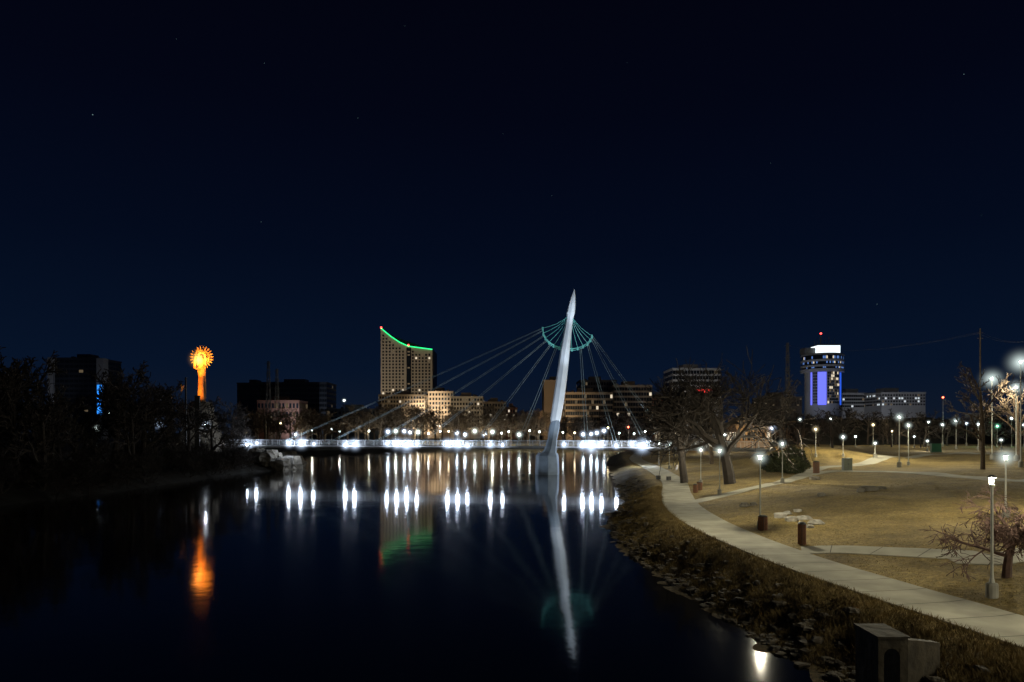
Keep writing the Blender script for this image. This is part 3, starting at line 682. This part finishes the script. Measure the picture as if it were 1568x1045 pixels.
D = 360; cx = bx(1259, D); s = D/F; rt = empty('round_tower', (cx, D, 0))
Z = lambda v: bz(v, D)
mb = MB(); mb.lathe(0, 0, [(25*s, 0), (25*s, Z(570))], 28, 0)
mb.lathe(0, 0, [(31*s, Z(571)), (31.5*s, Z(567))], 28, 0)
for v in (562, 554): mb.lathe(0, 0, [(31*s, Z(v+2)), (31*s, Z(v-1))], 28, 0)
mb.lathe(0, 0, [(29*s, Z(567)), (29*s, Z(545))], 28, 1)
mb.lathe(0, 0, [(31.5*s, Z(546)), (29.5*s, Z(543.5)), (16*s, Z(543))], 28, 0)
mb.build('shell', [M['pale'], M['glass']], rt)
mb = MB(); mb.box(-13*s, 21*s, -14*s, 10*s, Z(543), Z(531)); mb.build('lit_crown', [emis('crown_glow', (.85, .95, 1), 1.6)], rt)
mb = MB(); mb.box(-14*s, 22*s, -15*s, 11*s, Z(531), Z(529.5)); mb.box(-30*s, -14*s, -8*s, 10*s, Z(543), Z(534))
for k in range(8): x_ = (-12+k*4.4)*s; mb.tube([(x_, 0, Z(530)), (x_, 0, Z(522-3*(k % 3)))], .12, 4)
mb.tube([(-2*s, 0, Z(530)), (-2*s, 0, Z(512))], .22, 5); mb.build('roof_mast', [M['greyw']], rt)
o = bpy.data.objects.new('red_beacon', sphere_me(M['rled'])); o.location = (-2*s, 0, Z(511)); o.scale = (.5, .5, .5); link(o, rt)
mb = MB()
def arcp(a0, a1, r, z0, z1, mi, n=6):
    for i in range(n):
        a = math.radians(a0+(a1-a0)*i/n); c = math.radians(a0+(a1-a0)*(i+1)/n)
        mb.poly([(r*math.cos(a), r*math.sin(a), z0), (r*math.cos(c), r*math.sin(c), z0), (r*math.cos(c), r*math.sin(c), z1), (r*math.cos(a), r*math.sin(a), z1)], mi)
for (a0, a1, mi) in [(232, 258, 0), (208, 213, 0), (318, 331, 1)]: arcp(a0, a1, 26.2*s, Z(621), Z(572), mi)
mb.build('blue_lit_fins', [M['bled'], emis('blue_led_b', (.03, .14, 1.), 1.2)], rt)
mb = MB()
for r in range(11):
    for c in range(8):
        a0 = 262+c*6.4; q = R.random(); arcp(a0, a0+5.2, 25.4*s, Z(619-r*4.4), Z(615.6-r*4.4), 1 if q < .12 else (2 if q < .3 else 0), 1)
    for a0 in (216, 221, 226): arcp(a0, a0+3.5, 25.4*s, Z(619-r*4.4), Z(616-r*4.4), 0, 1)
for k in range(40):
    a0 = 180+k*4.5
    for (va, vb_) in ((566, 563), (559, 556), (552, 548)):
        q = R.random(); arcp(a0, a0+3.6, 29.6*s, Z(va), Z(vb_), 1 if q < .12 else (3 if q < .4 else 0), 1)
mb.build('windows', [M['glass'], M['litw'], M['litd'], emis('window_blue', (.2, .4, 1), .5)], rt)
flood(cx-14, D-45, 8, cx, D, 42, 13000, (.55, .65, 1.0), 60)

def pylon(u, D, vt, wpx, name='lattice_pylon'):
    x = bx(u, D); zt = bz(vt, D); zb = T(x, D); w = wpx*D/F/2; mb = MB()
    lv = 9
    for i in range(lv):
        f0, f1 = i/lv, (i+1)/lv; w0, w1 = w*(1-.75*f0), w*(1-.75*f1); z0, z1 = zb+(zt-zb)*f0, zb+(zt-zb)*f1
        cs = [(-1, -1), (1, -1), (1, 1), (-1, 1)]
        for k in range(4):
            a, c = cs[k], cs[(k+1) % 4]
            mb.tube([(x+a[0]*w0, D+a[1]*w0, z0), (x+a[0]*w1, D+a[1]*w1, z1)], .11, 4)
            mb.tube([(x+a[0]*w0, D+a[1]*w0, z0), (x+c[0]*w1, D+c[1]*w1, z1)], .07, 3)
            mb.tube([(x+c[0]*w0, D+c[1]*w0, z0), (x+a[0]*w1, D+a[1]*w1, z1)], .07, 3)
    for f in (.72, .85, .97): zz = zb+(zt-zb)*f; mb.tube([(x-w*1.1, D, zz), (x+w*1.1, D, zz)], .1, 4)
    mb.build(name, [M['greyw']])
pylon(411, 330, 553, 9); pylon(424, 345, 565, 9); pylon(1206, 300, 525, 9)
def upole(u, D, vt):
    x = bx(u, D); zt = bz(vt, D); mb = MB(); mb.tube([(x, D, T(x, D)-.3), (x, D, zt)], [.2, .13], 7)
    for k in (1.0, 2.2): mb.box(x-.6, x+.6, D-.05, D+.05, zt-k-.05, zt-k+.05)
    mb.build('utility_pole', [M['barkwarm']]); return Vector((x, D, zt-1))
a1 = upole(1501, 150, 503); a2 = upole(1652, 120, 480); a3 = Vector((bx(1206, 300), 300, bz(530, 300)))
mb = MB()
for A, B in ((a1, a2), (a3, a1)):
    for off in (-.6, .6):
        P_ = [A.lerp(B, i/12)+Vector((off, 0, -3.0*4*(i/12)*(1-i/12))) for i in range(13)]; mb.tube(P_, 0.018, 3)
mb.build('power_lines', [M['greyw']])

mb = MB(); P_ = []
for i in range(61):
    u = 1180+i*6.5; D = 260; x = bx(u, D); zt = 13.5-0.6*math.sin(i*.3)-0.5*R.random()-(max(0, 8-i)*.9)-(max(0, i-44)*.5); P_.append((x, max(zt, 3)))
for i in range(60):
    (xa, za), (xb, zb2) = P_[i], P_[i+1]
    mb.poly([(xa, 240, 3), (xb, 240, 3), (xb, 258, zb2), (xa, 258, za)]); mb.poly([(xa, 258, za), (xb, 258, zb2), (xb, 285, zb2), (xa, 285, za)])
mb.build('embankment_hill', [mat('embankment_earth', (.03, .028, .022), .95, .4, .3, .4)])

# ------------------------------------------------------------------ far lamps
for (u, v, k, P) in [(452,664,'c',500),(478,660,'w',400),(508,658,'c',300),(520,662,'w',300),(565,660,'w',400),(594,662,'c',700),(606,660,'w',500),(619,660,'c',800),(628,661,'c',800),(640,663,'w',800),(656,663,'w',400),
    (674,661,'w',400),(687,660,'y',300),(700,664,'c',700),(712,665,'c',900),(727,661,'w',500),(742,664,'c',600),(754,662,'w',900),(768,664,'w',300),(779,661,'c',400),(795,665,'w',500),(811,660,'w',400),(826,662,'c',400),
    (862,663,'w',400),(880,662,'y',300),(893,665,'c',500),(905,664,'c',700),(914,663,'c',700),(925,660,'c',500),(931,656,'y',300),(948,664,'w',400),(962,655,'r',100),(971,665,'c',300),(988,660,'c',400)]:
    D = 350+R.uniform(0, 22); x = bx(u, D); zb = T(x, D); h = bz(v+R.uniform(-1.5, 1.5), D)-zb
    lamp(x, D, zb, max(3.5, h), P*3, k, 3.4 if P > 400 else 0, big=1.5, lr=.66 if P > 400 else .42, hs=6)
for (u, v, D, k, P, hz) in [(243,648,150,'c',400,2.2),(315,649,150,'c',400,2.2),(148,655,140,'w',200,1.3),(166,632,300,'c',0,1.6),(230,651,160,'y',100,.8),(22,665,170,'w',100,.8),(376,661,190,'y',300,1.),(430,648,330,'y',1500,2.),
    (1050,641,200,'c',900,1.1),(1110,665,180,'w',1500,1.2),(1140,660,190,'o',3000,1.8),(1086,672,170,'w',1500,1.2),(1422,646,220,'w',1200,1.3),(1444,608,230,'r',0,.8),(1527,652,200,'g',1600,1.6),(1533,675,150,'w',1600,1.),(1549,640,210,'w',1200,1.3),(1568,650,190,'w',1600,1.3),(1366,660,210,'y',1200,1.),(1400,668,200,'w',1200,.9),(527,613,470,'w',0,2.6),(1310,668,210,'w',1200,1.),(1162,668,200,'o',2400,1.3),(1340,690,110,'w',1200,.8),(1420,675,160,'w',1800,.9)]:
    x = bx(u, D); zb = T(x, D); h = bz(v, D)-zb
    if h < 2.5: h = 2.5
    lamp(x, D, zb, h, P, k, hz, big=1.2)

mb = MB()
for (u, v, r) in [(142,176,1.2),(548,181,.5),(1476,114,.8),(1343,466,.7),(400,340,.5),(1503,330,.5),(620,40,.4),(960,96,.4),(405,97,.5),(1180,250,.4),(270,60,.4),(845,300,.4),(770,205,.35),(1290,180,.35)]:
    x, y, z = bx(u, 4000), 4000, bz(v, 4000); r *= 2.6; mb.lathe(x, y, [(.1, z-r), (r, z), (.1, z+r)], 6)
mb.build('stars', [emis('starlight', (.45, .75, .8), .4)])

# ------------------------------------------------------------------ world
w = bpy.data.worlds.new('World'); scene.world = w; w.use_nodes = True
nt = w.node_tree; nt.nodes.clear(); N = nt.nodes.new; L = nt.links.new
g = N('ShaderNodeTexCoord'); sx = N('ShaderNodeSeparateXYZ'); L(g.outputs['Generated'], sx.inputs[0])
r = N('ShaderNodeValToRGB'); cr = r.color_ramp
st_ = [(0.0, (0.0054, 0.0100, 0.0215)), (0.09, (0.0021, 0.0066, 0.0205)), (0.25, (0.0011, 0.0034, 0.0120)), (0.42, (0.0009, 0.0017, 0.0068)), (0.6, (0.0009, 0.0011, 0.0042))]
while len(cr.elements) < len(st_): cr.elements.new(.5)
for e, (p, c) in zip(cr.elements, st_): e.position = p; e.color = (*c, 1)
L(sx.outputs['Z'], r.inputs['Fac'])
bg = N('ShaderNodeBackground'); L(r.outputs[0], bg.inputs['Color']); bg.inputs['Strength'].default_value = 1
sk = N('ShaderNodeTexSky'); sk.sky_type = 'NISHITA'; sk.sun_disc = False; sk.sun_elevation = math.radians(-6); sk.sun_rotation = math.radians(200)
bg2 = N('ShaderNodeBackground'); L(sk.outputs[0], bg2.inputs['Color']); bg2.inputs['Strength'].default_value = 0.002
add = N('ShaderNodeAddShader'); out = N('ShaderNodeOutputWorld'); L(bg.outputs[0], add.inputs[0]); L(bg2.outputs[0], add.inputs[1]); L(add.outputs[0], out.inputs['Surface'])

cam = bpy.data.cameras.new('camera'); co = bpy.data.objects.new('camera', cam); link(co)
co.location = (0, 0, CH); co.rotation_euler = (math.radians(90), 0, 0)
cam.sensor_width = 36; cam.lens = 36*F/1568; cam.shift_y = (HZ-522.5)/1568; cam.clip_end = 12000; cam.clip_start = 0.1
scene.camera = co
scene.view_settings.view_transform = 'Standard'; scene.view_settings.look = 'None'; scene.view_settings.exposure = 0
